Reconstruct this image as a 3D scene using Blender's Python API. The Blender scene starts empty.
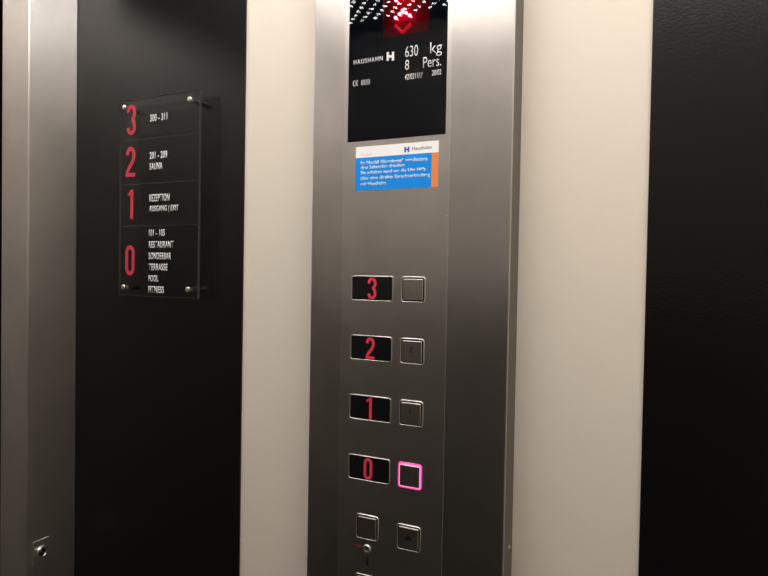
import bpy, bmesh, math, random
from mathutils import Vector, Matrix
random.seed(4)
S = bpy.context.scene
COL = S.collection
PI = math.pi

# ------------------------------------------------------------------ materials
def srgb(r, g, b):
    f = lambda c: (c/255/12.92) if c/255 <= .04045 else ((c/255+.055)/1.055)**2.4
    return (f(r), f(g), f(b), 1)

def mat(name, col, rough=.5, metal=0., spec=.5, emit=None, es=0., coat=0.):
    m = bpy.data.materials.new(name); m.use_nodes = True
    b = m.node_tree.nodes['Principled BSDF']
    b.inputs['Base Color'].default_value = col
    b.inputs['Roughness'].default_value = rough
    b.inputs['Metallic'].default_value = metal
    b.inputs['Specular IOR Level'].default_value = spec
    b.inputs['Coat Weight'].default_value = coat
    if emit:
        b.inputs['Emission Color'].default_value = emit
        b.inputs['Emission Strength'].default_value = es
    return m

def noise_bump(m, scale, strength, dist, detail=3., vec=(1, 1, 1), rough_var=None, col_var=None):
    nt = m.node_tree; N = nt.nodes; L = nt.links
    b = N['Principled BSDF']
    tc = N.new('ShaderNodeTexCoord'); mp = N.new('ShaderNodeMapping')
    mp.inputs['Scale'].default_value = vec
    L.new(tc.outputs['Object'], mp.inputs['Vector'])
    n = N.new('ShaderNodeTexNoise'); n.inputs['Scale'].default_value = scale; n.inputs['Detail'].default_value = detail
    L.new(mp.outputs['Vector'], n.inputs['Vector'])
    bp = N.new('ShaderNodeBump'); bp.inputs['Strength'].default_value = strength; bp.inputs['Distance'].default_value = dist
    L.new(n.outputs['Fac'], bp.inputs['Height']); L.new(bp.outputs['Normal'], b.inputs['Normal'])
    if rough_var:
        r = N.new('ShaderNodeMapRange')
        r.inputs['To Min'].default_value = rough_var[0]; r.inputs['To Max'].default_value = rough_var[1]
        r.inputs['From Min'].default_value = .3; r.inputs['From Max'].default_value = .7
        L.new(n.outputs['Fac'], r.inputs['Value']); L.new(r.outputs['Result'], b.inputs['Roughness'])
    if col_var:
        n2 = N.new('ShaderNodeTexNoise'); n2.inputs['Scale'].default_value = col_var[2]; n2.inputs['Detail'].default_value = 2
        L.new(tc.outputs['Object'], n2.inputs['Vector'])
        cr = N.new('ShaderNodeMix'); cr.data_type = 'RGBA'
        cr.inputs['A'].default_value = col_var[0]; cr.inputs['B'].default_value = col_var[1]
        L.new(n2.outputs['Fac'], cr.inputs['Factor']); L.new(cr.outputs['Result'], b.inputs['Base Color'])
    return m

def steel(name, col, rough, streak=(90, 90, 1.2), bump=.012, aniso=.75, rot=0.):
    m = mat(name, col, rough, 1.)
    b = m.node_tree.nodes['Principled BSDF']
    c2 = (col[0]*.78, col[1]*.78, col[2]*.78, 1)
    noise_bump(m, 12, bump, .0004, 4, streak, (rough-.015, rough+.02), (col, c2, 16))
    if aniso:   # vertical brushing: the highlight spreads sideways
        b.inputs['Anisotropic'].default_value = aniso
        tg = m.node_tree.nodes.new('ShaderNodeTangent'); tg.direction_type = 'RADIAL'; tg.axis = 'Z'
        m.node_tree.links.new(tg.outputs[0], b.inputs['Tangent'])
    return m

CREAM = noise_bump(mat('cream_laminate', (.79, .725, .63, 1), .55, spec=.3), 400, .05, .0003)
BLACK = noise_bump(mat('black_textured_laminate', (.0055, .0053, .0055, 1), .25, spec=.34), 330, .22, .0008, 2)
STEEL = steel('brushed_steel', (.68, .65, .62, 1), .345)
STEEL_PLATE = steel('brushed_steel_faceplate', (.74, .71, .675, 1), .38)
STEEL_JAMB = steel('brushed_steel_jamb', (.78, .755, .73, 1), .38, aniso=.9)
GREYLAM = mat('warm_grey_laminate', (.22, .205, .195, 1), .5)
CHROME = mat('polished_steel', (.75, .72, .68, 1), .28, 1.)
CAP = steel('satin_steel_button', (.66, .62, .58, 1), .36)
BACKING = mat('black_printed_board', (.0022, .0028, .0045, 1), .6, spec=.0)
BLACKPLATE = mat('black_plastic_plate', (.006, .006, .007, 1), .25, spec=.5)
DARK = mat('dark_gap', (.008, .008, .008, 1), .8, spec=.1)
INK = mat('white_print', (.95, .95, .95, 1), .5)
SIGNINK = mat('white_sign_print', (.93, .92, .93, 1), .5)
SIGNRED = mat('red_sign_print', (.56, .03, .065, 1), .5)
LABELRED = mat('glowing_red_numeral', (.74, .035, .085, 1), .5, emit=(.9, .04, .10, 1), es=.05)  # faint glow added to the print, the numerals are not lamps
BLUE = mat('blue_sticker_print', (.006, .29, .92, 1), .45, spec=.25)
WHITE = mat('white_sticker_paper', (.97, .985, 1, 1), .45)
STICKTXT = mat('pale_sticker_text', (.80, .92, 1, 1), .5)
ORANGE = mat('orange_sticker_print', (.88, .27, .07, 1), .45)
LOGOBLUE = mat('blue_logo_print', (.06, .07, .45, 1), .5)
GREYTXT = mat('grey_sticker_text', (.10, .09, .09, 1), .5)
PINKTXT = mat('faded_pink_text', (.85, .60, .58, 1), .5)
REDBOARD = mat('red_display_board', (.11, .001, .005, 1), .7, spec=.05)
LED = mat('lit_led', (1, .6, .7, 1), .5, emit=(1, .30, .50, 1), es=44.)
LEDDIM = mat('dim_led', (.6, .02, .05, 1), .5, emit=(1, .01, .08, 1), es=.75)
PINK = mat('magenta_light_ring', (.9, .2, .5, 1), .4, emit=(1, .16, .48, 1), es=1.5)
PINKFRAME = mat('lit_translucent_frame', (.6, .12, .32, 1), .25, emit=(1, .05, .32, 1), es=.40)
ENGRAVE = mat('engraved_shadow', (.035, .032, .03, 1), .6, .2)
ENGRAVE_D = mat('dark_engraved_mark', (.012, .011, .011, 1), .6, spec=.2)
REDMARK = mat('dark_red_mark', (.25, .008, .008, 1), .5)
FLOOR = noise_bump(mat('dark_floor_rubber', (.03, .028, .027, 1), .6), 60, .2, .001)
CEIL = mat('dark_perforated_sheet', (.03, .03, .03, 1), .4, .3)
LENS = mat('lit_hole', (1, 1, 1, 1), .5, emit=(1, .935, .875, 1), es=28.)
STRIPE = mat('engraved_divider_line', (.045, .043, .042, 1), .4)

def glass(name, tint, rough=.0, ior=1.5):
    m = bpy.data.materials.new(name); m.use_nodes = True
    nt = m.node_tree; N = nt.nodes; L = nt.links
    for n in list(N): N.remove(n)
    out = N.new('ShaderNodeOutputMaterial'); mx = N.new('ShaderNodeMixShader')
    ge = N.new('ShaderNodeNewGeometry'); dt = N.new('ShaderNodeVectorMath'); dt.operation = 'DOT_PRODUCT'
    L.new(ge.outputs['Incoming'], dt.inputs[0]); L.new(ge.outputs['Normal'], dt.inputs[1])
    def mth(op, a, b=None):
        q = N.new('ShaderNodeMath'); q.operation = op
        for i, v in enumerate((a, b)):
            if v is None: continue
            if isinstance(v, (int, float)): q.inputs[i].default_value = v
            else: L.new(v, q.inputs[i])
        return q.outputs[0]
    f0 = ((ior-1)/(ior+1))**2     # Schlick, the same from either side of a pane
    fr = mth('ADD', mth('MULTIPLY', mth('POWER', mth('SUBTRACT', 1., mth('ABSOLUTE', dt.outputs['Value'])), 5.), 1-f0), f0)
    t = N.new('ShaderNodeBsdfTransparent'); t.inputs['Color'].default_value = tint
    g = N.new('ShaderNodeBsdfGlossy'); g.inputs['Roughness'].default_value = rough
    L.new(fr, mx.inputs[0]); L.new(t.outputs[0], mx.inputs[1]); L.new(g.outputs[0], mx.inputs[2])
    L.new(mx.outputs[0], out.inputs['Surface'])
    return m
GLASS = glass('clear_display_glass', (.96, .96, .98, 1), .0, 1.42)
FILTER = glass('dark_red_filter', (.46, .17, .22, 1), .1, 1.02)
ACRYL = glass('smoked_acrylic', (.86, .86, .87, 1), .04, 1.3)

# ------------------------------------------------------------------ helpers
def link(name, me, m, parent=None, smooth=False):
    o = bpy.data.objects.new(name, me); COL.objects.link(o)
    if m: me.materials.append(m)
    if smooth:
        for p in me.polygons: p.use_smooth = True
    if parent: o.parent = parent
    return o
def from_bm(name, bm, m, parent=None, smooth=False):
    me = bpy.data.meshes.new(name)
    bmesh.ops.recalc_face_normals(bm, faces=bm.faces)
    bm.to_mesh(me); bm.free()
    return link(name, me, m, parent, smooth)
def thing(name, label, cat, loc, group=None):
    o = bpy.data.objects.new(name, None); COL.objects.link(o)
    o.location = loc; o.empty_display_size = .03
    o['label'] = label; o['category'] = cat
    if group: o['group'] = group
    return o
def structure(o, label=None):
    o['kind'] = 'structure'
    if label: o['label'] = label
    return o
def add_box(bm, x0, x1, y0, y1, z0, z1, bevel=0., seg=2):
    r = bmesh.ops.create_cube(bm, size=1)
    vs = r['verts']
    bmesh.ops.scale(bm, vec=(x1-x0, y1-y0, z1-z0), verts=vs)
    bmesh.ops.translate(bm, vec=((x0+x1)/2, (y0+y1)/2, (z0+z1)/2), verts=vs)
    if bevel:
        es = list({e for v in vs for e in v.link_edges})
        bmesh.ops.bevel(bm, geom=es, offset=bevel, segments=seg, affect='EDGES', profile=.5)
def box(name, x0, x1, y0, y1, z0, z1, m, parent=None, bevel=0., seg=2):
    bm = bmesh.new(); add_box(bm, x0, x1, y0, y1, z0, z1, bevel, seg)
    o = from_bm(name, bm, m, parent)
    if parent: o.location = -parent_loc(parent)
    return o
def parent_loc(p):
    v = Vector((0, 0, 0))
    while p: v += p.location; p = p.parent
    return v
def finish(o, parent):
    """mesh data is in world coordinates: shift the child so that it stays put under its parent"""
    if parent: o.location = -parent_loc(parent)
    return o

def rrect(cx, cz, w, h, r, n=6):
    pts = []
    for (sx, sz, a0) in ((1, 1, 0), (-1, 1, 90), (-1, -1, 180), (1, -1, 270)):
        for i in range(n+1):
            a = math.radians(a0+90*i/n)
            pts.append((cx+sx*(w/2-r)+r*math.cos(a), cz+sz*(h/2-r)+r*math.sin(a)))
    return pts
def sweep_ring(name, cx, cz, w, h, r, prof, m, parent, closed_front=False):
    """prof: list of (inset, y); swept round a rounded rectangle"""
    bm = bmesh.new(); rings = []
    for (ins, y) in prof:
        rings.append([bm.verts.new((x, y, z)) for x, z in rrect(cx, cz, w-2*ins, h-2*ins, max(r-ins, .0004))])
    for a, b in zip(rings, rings[1:]):
        n = len(a)
        for i in range(n):
            bm.faces.new((a[i], a[(i+1) % n], b[(i+1) % n], b[i]))
    if closed_front: bm.faces.new(rings[-1])
    o = from_bm(name, bm, m, parent)
    for p in o.data.polygons: p.use_smooth = len(p.vertices) == 4
    return finish(o, parent)
def half_round(width, y0, height, n=6):
    return [(width*(1-math.cos(PI*i/n))/2, y0-height*math.sin(PI*i/n)) for i in range(n+1)]

def cyl(name, c, axis, r, depth, m, parent, prof=None, n=28):
    """lathe along axis from c; prof: list of (radius, distance)"""
    prof = prof or [(r, 0), (r, depth*.85), (r*.85, depth), (0, depth)]
    ax = Vector(axis).normalized(); u = ax.orthogonal().normalized(); v = ax.cross(u)
    bm = bmesh.new(); rings = []
    for (rr, d) in prof:
        if rr <= 1e-7: rings.append([bm.verts.new(Vector(c)+ax*d)])
        else: rings.append([bm.verts.new(Vector(c)+ax*d+u*rr*math.cos(2*PI*i/n)+v*rr*math.sin(2*PI*i/n)) for i in range(n)])
    for a, b in zip(rings, rings[1:]):
        for i in range(n):
            if len(b) == 1: bm.faces.new((a[i], a[(i+1) % n], b[0]))
            elif len(a) == 1: bm.faces.new((a[0], b[(i+1) % n], b[i]))
            else: bm.faces.new((a[i], a[(i+1) % n], b[(i+1) % n], b[i]))
    return finish(from_bm(name, bm, m, parent, True), parent)

def text(name, s, x0, x1, z0, z1, y, m, parent, bold=0., shear=0., spacing=1., ext=.00008):
    """lettering fitted to the box x0..x1, z0..z1 on the plane y, facing -y"""
    cu = bpy.data.curves.new(name, 'FONT'); cu.body = s; cu.size = 1
    cu.offset = bold; cu.shear = shear; cu.space_character = spacing; cu.resolution_u = 4
    t = bpy.data.objects.new('tmp', cu); COL.objects.link(t)
    dg = bpy.context.evaluated_depsgraph_get(); dg.update()
    me = bpy.data.meshes.new_from_object(t.evaluated_get(dg))
    bpy.data.objects.remove(t)
    xs = [v.co.x for v in me.vertices]; ys = [v.co.y for v in me.vertices]
    ax, bx, ay, by = min(xs), max(xs), min(ys), max(ys)
    for v in me.vertices:
        v.co = Vector((x0+(v.co.x-ax)/(bx-ax)*(x1-x0), y, z0+(v.co.y-ay)/(by-ay)*(z1-z0)))
    bm = bmesh.new(); bm.from_mesh(me)
    r = bmesh.ops.extrude_face_region(bm, geom=bm.faces[:])
    bmesh.ops.translate(bm, vec=(0, ext, 0), verts=[e for e in r['geom'] if isinstance(e, bmesh.types.BMVert)])
    bm.to_mesh(me); bm.free()
    me.materials.clear()
    o = link(name, me, m, parent)
    return finish(o, parent)

def ribbon(bm, pts, wid, y, closed=False, th=.0003):
    n = len(pts); P = [Vector((p[0], 0, p[1])) for p in pts]
    L, R = [], []
    for i in range(n):
        if closed: a, b = P[i-1], P[(i+1) % n]
        else: a, b = P[max(i-1, 0)], P[min(i+1, n-1)]
        d1 = (P[i]-a).normalized() if (P[i]-a).length > 1e-9 else (b-P[i]).normalized()
        d2 = (b-P[i]).normalized() if (b-P[i]).length > 1e-9 else d1
        t = (d1+d2).normalized(); nn = Vector((-t.z, 0, t.x))
        k = 1/max(.6, math.sqrt(max(0, (1+d1.dot(d2))/2)))
        L.append(P[i]+nn*wid/2*k); R.append(P[i]-nn*wid/2*k)
    f = [[bm.verts.new((v.x, yy, v.z)) for v in arr] for yy in (y, y+th) for arr in (L, R)]
    for i in range(n if closed else n-1):
        j = (i+1) % n
        bm.faces.new((f[0][i], f[0][j], f[1][j], f[1][i]))
        bm.faces.new((f[2][i], f[3][i], f[3][j], f[2][j]))
        bm.faces.new((f[0][i], f[2][i], f[2][j], f[0][j]))
        bm.faces.new((f[1][i], f[1][j], f[3][j], f[3][i]))
    if not closed:
        for i in (0, n-1): bm.faces.new((f[0][i], f[1][i], f[3][i], f[2][i]))
def arc(cx, cz, rx, rz, a0, a1, n=8):
    return [(cx+rx*math.cos(math.radians(a0+(a1-a0)*i/n)), cz+rz*math.sin(math.radians(a0+(a1-a0)*i/n))) for i in range(n+1)]
def numeral(name, ch, x0, x1, z0, z1, y, m, parent, wid=None):
    """tall condensed numeral drawn with strokes of even width"""
    w = x1-x0; h = z1-z0; s = wid or w*.29
    l, r, b, t = x0+s/2, x1-s/2, z0+s/2, z1-s/2
    cx = (l+r)/2; rx = (r-l)/2; rz = rx*1.15; mid = (b+t)/2
    bm = bmesh.new()
    if ch == '0':
        ribbon(bm, arc(cx, t-rz, rx, rz, 0, 180)+arc(cx, b+rz, rx, rz, 180, 360), s, y, True)
    elif ch == '1':
        xx = x1-s/2
        ribbon(bm, [(xx, z0), (xx, z1)], s, y)
        ribbon(bm, [(x0, t-h*.10), (x0+w*.28, t-h*.085), (xx-s*.2, t+s*.05)], s*.72, y-.00002)
    elif ch == '2':
        pts = arc(cx, t-rz, rx, rz, 190, 0, 9)+[(r, t-rz-h*.10), (r-rx*.35, mid+h*.0), (l+rx*.45, b+h*.20), (l, b+h*.08), (l, b)]
        ribbon(bm, pts, s, y)
        ribbon(bm, [(l-s/2, b), (x1, b)], s, y-.00002)
    elif ch == '3':
        m2 = mid+h*.01; rr = rx
        up = arc(cx, t-rz, rx, rz, 190, 0, 9)+[(r, m2+rz)]+arc(cx-rx*.1, m2+rz, rx*1.1, rz, 0, -80, 6)
        dn = arc(cx-rx*.1, m2-rz, rx*1.1, rz, 80, 0, 6)+[(r, b+rz)]+arc(cx, b+rz, rx, rz, 0, -190, 9)
        ribbon(bm, up, s, y); ribbon(bm, dn, s, y-.00002)
    return finish(from_bm(name, bm, m, parent), parent)

# ------------------------------------------------------------------ setting (metres; viewed side wall is y = 0, cabin is y < 0)
H = 2.2; XL = -1.031; XR = .37; YF = -1.10
structure(box('floor', -1.25, XR+.05, YF-.05, .06, -.05, 0, FLOOR))
structure(box('wall_back', XL-.10, XR+.05, .003, .06, 0, H+.1, CREAM), 'cream laminate side wall behind the steel control panel')
structure(box('trim_1', XL, -.640, 0, .0031, 0, H, BLACK), 'black textured wall panel behind the floor directory')
structure(box('trim_2', -.0411, XR, 0, .0031, 0, H, BLACK), 'black textured wall panel at the right edge')
structure(box('wall_right', XR, XR+.05, YF, 0, 0, H, CREAM))
structure(box('wall_front', -1.25, XR+.05, YF-.05, YF, 0, H+.1, GREYLAM))
structure(box('added_dark_panel', -1.02, XR, YF, YF+.004, 0, 1.35, BLACK), 'added unseen black panel that darkens the lower steel reflections')  # unseen panel, added so the steel reflects darker lower down
structure(box('wall_left', -1.16, XL, -1.02, -.096, 2.0, H, BLACK), 'black header above the lift door')

# ceiling: dark sheet pierced by round lit holes on a staggered grid
bm = bmesh.new(); add_box(bm, -1.25, XR+.05, YF-.05, .06, H+.012, H+.05)
structure(from_bm('ceiling', bm, DARK))
lamp = thing('ceiling_light', 'dark perforated ceiling panel with small round lit holes', 'ceiling light', (-.33, -.55, H))
bm = bmesh.new(); add_box(bm, XL+.001, XR-.001, YF+.001, -.004, H+.004, H+.010)
finish(from_bm('perforated_sheet', bm, CEIL, lamp), lamp)
bm = bmesh.new()
a = Vector((.0244, -.02105)); b_ = Vector((-.02157, -.02192)); o0 = Vector((-.899, -.9001))
for i in range(-60, 70):
    for j in range(-60, 70):
        p = o0+a*i+b_*j
        if XL+.03 < p.x < XR-.03 and -1.0315 < p.y < -.04:
            ring = [bm.verts.new((p.x+.0067*math.cos(2*PI*k/10), p.y+.0067*math.sin(2*PI*k/10), H+.003)) for k in range(10)]
            bm.faces.new(list(reversed(ring)))
            top = [bm.verts.new((v.co.x, v.co.y, H+.0045)) for v in ring]
            for k in range(10): bm.faces.new((ring[k], ring[(k+1) % 10], top[(k+1) % 10], top[k]))
me = bpy.data.meshes.new('lit_holes'); bm.to_mesh(me); bm.free()
o = finish(link('lit_hole', me, LENS, lamp), lamp); o['kind'] = 'stuff'

# steel corner return beside the door
bm = bmesh.new(); add_box(bm, -1.104, XL, -.096, .0, 0, H, .0022, 3)
jamb = thing('door_jamb', 'brushed steel corner post at the left edge beside the black panel', 'door jamb', (-1.07, -.05, 0))
po = finish(from_bm('post', bm, STEEL_JAMB, jamb), jamb)
po.data.materials.append(steel('jamb_steel_dimmed', (.55, .52, .49, 1), .46, aniso=.3))  # darker copy of the jamb steel; strong ceiling light toned down by colour
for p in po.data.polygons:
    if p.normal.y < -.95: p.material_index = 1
box('mounting_plate', XL-.0005, XL+.0015, -.083, -.053, .872, .914, STEEL_JAMB, jamb, .0005)
cyl('sensor_ring', (XL+.0015, -.068, .892), (1, 0, 0), .0, 0, CHROME, jamb, [(.0105, 0), (.0105, .003), (.009, .0045), (.0075, .0042), (.0075, .001), (0, .001)])
cyl('sensor_lens', (XL+.002, -.068, .892), (1, 0, 0), .0, 0, BLACKPLATE, jamb, [(.007, 0), (.0066, .002), (.005, .0038), (.0025, .0048), (0, .005)])
# landing door, in two leaves beyond the jamb
d = thing('lift_door', 'brushed steel sliding lift door set behind the corner post', 'door', (-1.13, -.55, 0))
for y0, y1 in ((-.555, -.10), (-1.02, -.557)):
    finish(box('door_leaf', -1.15, -1.118, y0, y1, .005, 2.0, STEEL_JAMB, d), d)
structure(box('trim_3', -1.25, -1.155, YF, .003, 0, H, DARK), 'dark shaft lining behind the lift door')
structure(box('trim_4', -1.104, XL, YF, -1.02, 0, H, STEEL_JAMB), 'far steel door post')

# ------------------------------------------------------------------ control panel
YP = -.040   # front of the face plate
cp = thing('control_panel', 'tall brushed steel lift control panel between the two cream wall strips', 'control panel', (-.341, 0, .3))
bm = bmesh.new()
XA, XB, XC, XD = -.4865, -.4345, -.2765, -.1951
r = .0016
prof = [(XA, .0029), (XA, -.0372+r), (XA+.0005, -.0372+.0005), (XA+r, -.0373), (XB, -.0392), (XB+.004, -.0392), (XB+.0041, -.0255), (XC-.0041, -.0255), (XC-.004, -.0398), (XC, -.0398), (XD-r, -.0385), (XD-.0005, -.0380), (XD, -.0385+r), (XD, .0029)]
bot = [bm.verts.new((x, y, .25)) for x, y in prof]; top = [bm.verts.new((x, y, H-.02)) for x, y in prof]
n = len(prof)
for i in range(n): bm.faces.new((bot[i], bot[(i+1) % n], top[(i+1) % n], top[i]))
bm.faces.new(bot); bm.faces.new(list(reversed(top)))
hs = finish(from_bm('housing', bm, STEEL, cp), cp)
FLANGE = noise_bump(mat('darker_housing_side', (.16, .147, .132, 1), .55, .35, spec=.3), 60, .03, .0004)  # side faces of the housing, darker and duller than its front
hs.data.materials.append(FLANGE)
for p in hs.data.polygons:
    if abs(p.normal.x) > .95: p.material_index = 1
# face plate with the display cut-out
DX0, DX1, DZ0, DZ1 = -.4283, -.2829, 1.5838, 1.86
bm = bmesh.new()
def ringplate(bm, X, Z, hx, hz, yf, yb, bev=.0003):
    out = [(X[0], Z[0]), (X[1], Z[0]), (X[1], Z[1]), (X[0], Z[1])]
    inn = [(hx[0], hz[0]), (hx[1], hz[0]), (hx[1], hz[1]), (hx[0], hz[1])]
    cen = Vector(((X[0]+X[1])/2, (Z[0]+Z[1])/2))
    def sh(p, q): return (p[0]+q*(1 if p[0] < cen.x else -1), p[1]+q*(1 if p[1] < cen.y else -1))
    def shi(p, q):
        i = inn.index(p); s = [(-1, -1), (1, -1), (1, 1), (-1, 1)][i]; return (p[0]+q*s[0], p[1]+q*s[1])
    r0 = [bm.verts.new((p[0], yb, p[1])) for p in out]
    r1 = [bm.verts.new((p[0], yf+bev, p[1])) for p in out]
    r2 = [bm.verts.new((sh(p, bev)[0], yf, sh(p, bev)[1])) for p in out]
    r3 = [bm.verts.new((shi(p, bev)[0], yf, shi(p, bev)[1])) for p in inn]
    r4 = [bm.verts.new((p[0], yf+bev, p[1])) for p in inn]
    r5 = [bm.verts.new((p[0], yb, p[1])) for p in inn]
    for A, B in zip((r0, r1, r2, r3, r4), (r1, r2, r3, r4, r5)):
        for i in range(4): bm.faces.new((A[i], A[(i+1) % 4], B[(i+1) % 4], B[i]))
ringplate(bm, (-.4345, -.2765), (.262, H-.03), (DX0, DX1), (DZ0, DZ1), YP, YP+.0045)
plate = finish(from_bm('face_plate', bm, STEEL_PLATE, cp), cp)
plate['label'] = 'flat centre plate of the panel'

# display: printed black board, red arrow matrix, clear glass over it
MX0, MX1, MZ0, MZ1 = -.3770, -.3080, 1.7205, 1.812
bm = bmesh.new()
ringplate(bm, (DX0+.0002, DX1-.0002), (DZ0+.0002, DZ1-.0002), (MX0, MX1), (MZ0, MZ1), YP+.0006, YP+.0015, .0001)
disp = finish(from_bm('display_screen', bm, BACKING, cp), cp)
disp['label'] = 'black glass display'
def dtext(s, x0, x1, z0, z1, m=INK, **k): return text('lettering', s, x0, x1, z0, z1, YP+.0003, m, disp, **k)
dtext('HAUSHAHN', -.4203, -.3757, 1.6906, 1.6970, bold=.01, spacing=1.25)
dtext('630', -.3423, -.3237, 1.6902, 1.7046, bold=-.004)
dtext('kg', -.3066, -.2900, 1.6858, 1.7048, bold=-.004)
dtext('8', -.3420, -.3363, 1.6735, 1.6866, bold=-.004)
dtext('Pers.', -.3162, -.2909, 1.6728, 1.6868, bold=-.006)
dtext('42/0211/./', -.3424, -.3168, 1.6603, 1.6678, shear=.15, bold=.008)
dtext('20/02', -.3034, -.2905, 1.6613, 1.6683, bold=.008)
dtext('0035', -.4080, -.3943, 1.6610, 1.6680, bold=.0, spacing=1.1)
bm = bmesh.new()   # CE mark
for cx in (-.4180, -.4135):
    ribbon(bm, arc(cx, 1.6648, .0026, .0034, 75, 285, 10), .0009, YP+.0003)
ribbon(bm, [(-.4160, 1.6648), (-.4138, 1.6648)], .0009, YP+.0003)
finish(from_bm('conformity_mark', bm, INK, disp), disp)
bm = bmesh.new()   # H emblem with offset halves
for pts in ([(-.3697, 1.6893), (-.3697, 1.7009), (-.3664, 1.7009), (-.3664, 1.6893)], [(-.3619, 1.6885), (-.3619, 1.7003), (-.3586, 1.7003), (-.3586, 1.6885)],
            [(-.3664, 1.6935), (-.3664, 1.6968), (-.3619, 1.6958), (-.3619, 1.6925)]):
    f = [bm.verts.new((x, YP+.0003, z)) for x, z in pts]; g = [bm.verts.new((x, YP+.0006, z)) for x, z in pts]
    bm.faces.new(f); bm.faces.new(g[::-1])
    for i in range(4): bm.faces.new((f[i], g[i], g[(i+1) % 4], f[(i+1) % 4]))
finish(from_bm('logo', bm, INK, disp), disp)
# red matrix: dark red board sunk behind the window, lit only by its own dots
YM = -.0280
ARROW = ((-.3594, 1.7471), (-.3540, 1.7512), (-.3494, 1.7550), (-.3442, 1.7512), (-.3387, 1.7469))
LIT = ARROW+tuple((x, z+.0235) for x, z in ARROW)
DIM = ((-.3593, 1.7360), (-.3570, 1.7337), (-.3548, 1.7313), (-.3525, 1.7290), (-.3503, 1.7268), (-.3480, 1.7268), (-.3459, 1.7280), (-.3430, 1.7308), (-.3405, 1.7328), (-.3387, 1.7345))
finish(box('matrix_board', MX0-.003, MX1+.003, YM, YM+.001, MZ0-.004, MZ1+.004, REDBOARD, disp), disp)
for (x, z) in LIT:
    cyl('led_dot', (x, YM, z), (0, -1, 0), 0, 0, LED, disp, [(.0004, 0), (.0004, .0052), (.0017, .0058), (.0020, .0072), (.0014, .0086), (0, .0090)], 16)['label'] = 'lit pinkish white dot of the arrow'
for (x, z) in DIM:
    cyl('led_dot', (x, YM, z), (0, -1, 0), 0, 0, LEDDIM, disp, [(.0004, 0), (.0004, .0052), (.0018, .0060), (.0022, .0072), (.0014, .0084), (0, .0088)], 16)['label'] = 'dim red dot'
bm = bmesh.new()
bm.faces.new([bm.verts.new((x, YP+.0008, z)) for x, z in ((MX0, MZ0), (MX1, MZ0), (MX1, MZ1), (MX0, MZ1))])
finish(from_bm('red_filter', bm, FILTER, disp), disp)
bm = bmesh.new()
bm.faces.new([bm.verts.new((x, YP-.0004, z)) for x, z in ((DX0+.0001, DZ0+.0001), (DX1-.0001, DZ0+.0001), (DX1-.0001, DZ1-.0001), (DX0+.0001, DZ1-.0001))])
g = finish(from_bm('cover_glass', bm, GLASS, disp), disp)

# floor indicators and buttons
ROWZ = {'3': 1.3813, '2': 1.2990, '1': 1.2160, '0': 1.1320}
for ch, z in ROWZ.items():
    nm = sweep_ring('floor_indicator', -.3857, z, .0645, .0348, .0040, [(0, YP+.0002)]+half_round(.0014, YP, .0011)+[(.0014, YP+.0002)], CHROME, cp)
    nm['label'] = 'black indicator plate with red numeral '+ch
    pl = sweep_ring('plate', -.3857, z, .0617, .0320, .0022, [(0, YP+.0002), (0, YP-.0003), (.0003, YP-.0004)], BLACKPLATE, nm, True)
    numeral('numeral', ch, *{'3': (-.3921, -.3787), '2': (-.3934, -.3800), '1': (-.3912, -.3826), '0': (-.3937, -.3803)}[ch], z-.0152, z+.0150, YP-.0005, LABELRED, nm, wid=.0040)

def make_button(x, z, lit=False):
    fr = sweep_ring('push_button', x, z, .0352, .0350, .0044, [(0, YP+.0002)]+half_round(.0017, YP, .0013)+[(.0017, YP+.0002)], PINKFRAME if lit else CHROME, cp)
    if lit:
        sweep_ring('light_ring', x, z, .0316, .0314, .0027, [(0, YP-.0002), (.0005, YP-.0006), (.0014, YP-.0006), (.0016, YP-.0002)], PINK, fr)
    else:
        sweep_ring('gap', x, z, .0316, .0314, .0027, [(0, YP-.0001), (.0016, YP-.0001)], DARK, fr)
    sweep_ring('cap', x, z, .0286, .0284, .0016, [(0, YP), (0, YP-.0012), (.0003, YP-.0018), (.0009, YP-.0021)], CAP, fr, True)
    return fr
YC = YP-.0021
for ch, z in ROWZ.items():
    b = make_button(-.3241, z, ch == '0')
    b['label'] = 'square floor button beside the numeral '+ch+(', ringed by magenta light' if ch == '0' else '')
    if ch == '2': numeral('engraved_numeral', '2', -.3268, -.3222, z-.0015, z+.0058, YC-.0001, ENGRAVE, b, wid=.0014)
    if ch == '1': numeral('engraved_numeral', '1', -.3262, -.3242, z-.0010, z+.0060, YC-.0001, ENGRAVE, b, wid=.0014)
    if ch == '0': numeral('engraved_numeral', '0', -.3262, -.3228, z+.0010, z+.0062, YC-.0001, ENGRAVE, b, wid=.0009)
    if ch == '3': numeral('engraved_numeral', '3', -.3262, -.3222, z-.0020, z+.0050, YC-.0001, STEEL_PLATE, b, wid=.0008)
    bm = bmesh.new()   # braille dots under the numeral
    for k in range(3):
        bmesh.ops.create_icosphere(bm, subdivisions=1, radius=.0006, matrix=Matrix.Translation((-.3266+k*.002, YC, z-.0065+(.001 if k == 1 else 0))))
    finish(from_bm('braille', bm, ENGRAVE, b), b)
ZA = 1.0482
b = make_button(-.3241, ZA); b['label'] = 'alarm button with a dark bell symbol'
bm = bmesh.new()
bell = [(-.0060, -.0022), (-.0042, -.0010), (-.0034, .0012), (-.0018, .0032), (0, .0038), (.0018, .0032), (.0034, .0012), (.0042, -.0010), (.0060, -.0022)]
f = [bm.verts.new((-.3241+x*1.25, YC-.0001, ZA+z*1.3)) for x, z in bell]; g = [bm.verts.new((v.co.x, YC, v.co.z)) for v in f]
bm.faces.new(f)
for i in range(len(f)): bm.faces.new((f[i], g[i], g[(i+1) % len(f)], f[(i+1) % len(f)]))
finish(from_bm('bell_symbol', bm, ENGRAVE_D, b), b)
b = make_button(-.3868, 1.0505); b['label'] = 'blank square button under the lowest indicator'
b = make_button(-.3868, .9665); b['label'] = 'square button at the bottom edge under the key switch'
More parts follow.
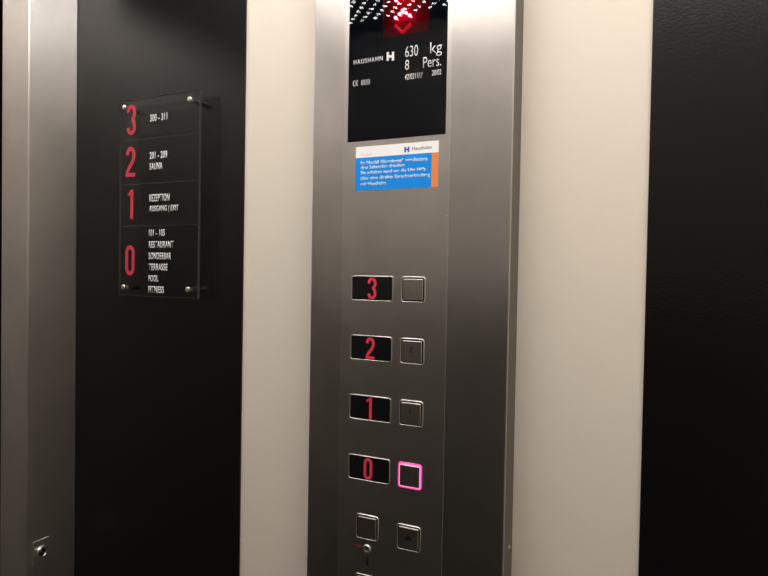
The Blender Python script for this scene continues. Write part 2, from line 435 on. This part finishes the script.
k = cyl('key_switch', (-.3866, YP, 1.0205), (0, -1, 0), 0, 0, CHROME, cp, [(.0062, 0), (.0062, .0010), (.0052, .0022), (.0040, .0024), (.0036, .0018), (0, .0018)])
finish(box('keyhole', -.3872, -.3860, YP-.0021, YP-.0017, 1.0182, 1.0228, DARK, k), k)
text('lettering', 'AUS', -.4085, -.3950, 1.0200, 1.0238, YP-.0002, REDMARK, cp, bold=.02)
finish(box('key_slot_mark', -.3885, -.3840, YP-.0002, YP+.0001, .9970, 1.0085, ENGRAVE_D, cp), cp)
cyl('side_screw', (XD, -.013, 1.0523), (1, 0, 0), 0, 0, CHROME, cp, [(.0028, 0), (.0024, .0010), (0, .0014)], 16)
cyl('rivet', (-.2790, YP, 1.4775), (0, -1, 0), 0, 0, CHROME, cp, [(.0011, 0), (.0008, .0005), (0, .0007)], 12)

# instruction sticker
st = finish(box('notice_sticker', -.4141, -.2920, YP-.00025, YP+.00005, 1.5160, 1.5762, WHITE, cp), cp)
st['label'] = 'white, blue and orange emergency call sticker'
finish(box('blue_field', -.4141, -.3011, YP-.0004, YP-.0002, 1.5160, 1.5610, BLUE, st), st)
finish(box('orange_bar', -.3011, -.2920, YP-.0004, YP-.0002, 1.5160, 1.5610, ORANGE, st), st)
ys = YP-.0005
text('lettering', 'Notfall', -.4062, -.3905, 1.5638, 1.5668, ys+.0002, PINKTXT, st)
bm = bmesh.new()
for (x0, x1, z0, z1) in ((-.3408, -.3385, 1.5640, 1.5712), (-.3357, -.3334, 1.5640, 1.5712), (-.3385, -.3357, 1.5665, 1.5687)):
    add_box(bm, x0, x1, ys+.0001, ys+.0003, z0, z1)
finish(from_bm('logo', bm, LOGOBLUE, st), st)
text('lettering', 'Haushahn', -.3297, -.3018, 1.5660, 1.5708, ys+.0002, GREYTXT, st, bold=.012)
LN = [('Im Notfall Alarmknopf  mindestens', -.3070, 1.5508, 1.5563), ('drei Sekunden drücken', -.3400, 1.5450, 1.5498),
      ('Sie erhalten rund um die Uhr Hilfe', -.3092, 1.5379, 1.5427), ('über eine direkte Sprachverbindung', -.3035, 1.5288, 1.5350), ('mit Haushahn.', -.3656, 1.5224, 1.5272)]
for i, (s, x1, z0, z1) in enumerate(LN):
    text('lettering', s, -.4060, x1, z0-(.0012 if i == 0 else 0), z1, ys, STICKTXT, st, bold=.012)

# ------------------------------------------------------------------ floor directory
YS = -.0250
SX0, SX1, SZ0, SZ1 = -.8900, -.7109, 1.3567, 1.6939
fd = thing('floor_directory', 'smoked acrylic floor directory with red numerals standing off the black wall panel', 'sign', (-.80, 0, 1.35))
bm = bmesh.new(); add_box(bm, SX0, SX1, YS, YS+.005, SZ0, SZ1, .0003, 1)
ac = finish(from_bm('acrylic_sheet', bm, ACRYL, fd), fd)
bm = bmesh.new()   # polished rim of the sheet
for (x0, x1, z0, z1) in ((SX0-.0002, SX0+.0002, SZ0, SZ1), (SX1-.0002, SX1+.0002, SZ0, SZ1), (SX0, SX1, SZ1-.0002, SZ1+.0002), (SX0, SX1, SZ0-.0002, SZ0+.0002)):
    add_box(bm, x0, x1, YS+.0004, YS+.0046, z0, z1)
RIM = mat('acrylic_cut_edge', (.05, .05, .05, 1), .45)
finish(from_bm('cut_edge', bm, RIM, fd), fd)
bm = bmesh.new()
for z in (1.6240, 1.5480, 1.4765): add_box(bm, SX0+.001, SX1-.001, YS-.0002, YS+.0001, z-.00035, z+.00035)
finish(from_bm('divider_line', bm, STRIPE, fd), fd)
for (x, z) in ((-.8785, 1.6818), (-.7309, 1.6800), (-.8775, 1.3712), (-.7309, 1.3707)):
    hd = cyl('standoff_screw', (x, YS, z), (0, -1, 0), 0, 0, CHROME, fd, [(.0045, 0), (.0045, .0016), (.0036, .0022), (0, .0023)])
    cyl('rod', (x, YS+.0055, z), (0, 1, 0), 0, 0, CHROME, hd, [(.0038, 0), (.0038, .0192), (0, .0194)])
for ch, x0, x1, z0, z1 in (('3', -.8727, -.8519, 1.6331, 1.6850), ('2', -.8745, -.8522, 1.5614, 1.6128), ('1', -.8691, -.8560, 1.4887, 1.5391), ('0', -.8739, -.8518, 1.3916, 1.4436)):
    numeral('numeral', ch, x0, x1, z0, z1, YS-.0004, SIGNRED, fd, wid=.0068)
for s, x1, z0, z1 in (('300 - 311', -.7799, 1.6515, 1.6638), ('201 - 209', -.7792, 1.5887, 1.6008), ('SAUNA', -.7895, 1.5705, 1.5822),
                      ('REZEPTION', -.7732, 1.5170, 1.5293), ('AUSGANG | EXIT', -.7531, 1.4975, 1.5100), ('101 - 105', -.7828, 1.4587, 1.4702),
                      ('RESTAURANT', -.7633, 1.4388, 1.4504), ('SONDERBAR', -.7685, 1.4195, 1.4311), ('TERRASSE', -.7760, 1.4010, 1.4125),
                      ('POOL', -.7968, 1.3820, 1.3932), ('FITNESS', -.7834, 1.3630, 1.3744)):
    text('lettering', s, -.8187, x1, z0, z1, YS-.0003, SIGNINK, fd, bold=.018, spacing=1.08)

# ------------------------------------------------------------------ world
w = bpy.data.worlds.new('World'); S.world = w; w.use_nodes = True
w.node_tree.nodes['Background'].inputs[0].default_value = (0, 0, 0, 1)

# ------------------------------------------------------------------ camera (a phone's 28 mm lens, turned 25.8 deg left of the wall's normal)
yaw, pit, roll = math.radians(25.8), math.radians(-1.2), math.radians(1.0)
fw = Vector((-math.sin(yaw)*math.cos(pit), math.cos(yaw)*math.cos(pit), math.sin(pit)))
r0 = Vector((math.cos(yaw), math.sin(yaw), 0)); u0 = r0.cross(fw)
Rv = r0*math.cos(roll)+u0*math.sin(roll); Uv = -r0*math.sin(roll)+u0*math.cos(roll)
cam = bpy.data.cameras.new('camera'); co = bpy.data.objects.new('camera', cam); COL.objects.link(co)
M = Matrix((Rv, Uv, -fw)).transposed().to_4x4(); M.translation = Vector((0, -.80, 1.4))
co.matrix_world = M
cam.sensor_width = 36; cam.lens = 621/768*36; cam.clip_start = .01
S.camera = co
vs = S.view_settings; vs.view_transform = 'Standard'; vs.look = 'None'; vs.exposure = 0; vs.gamma = 1; vs.use_curve_mapping = False
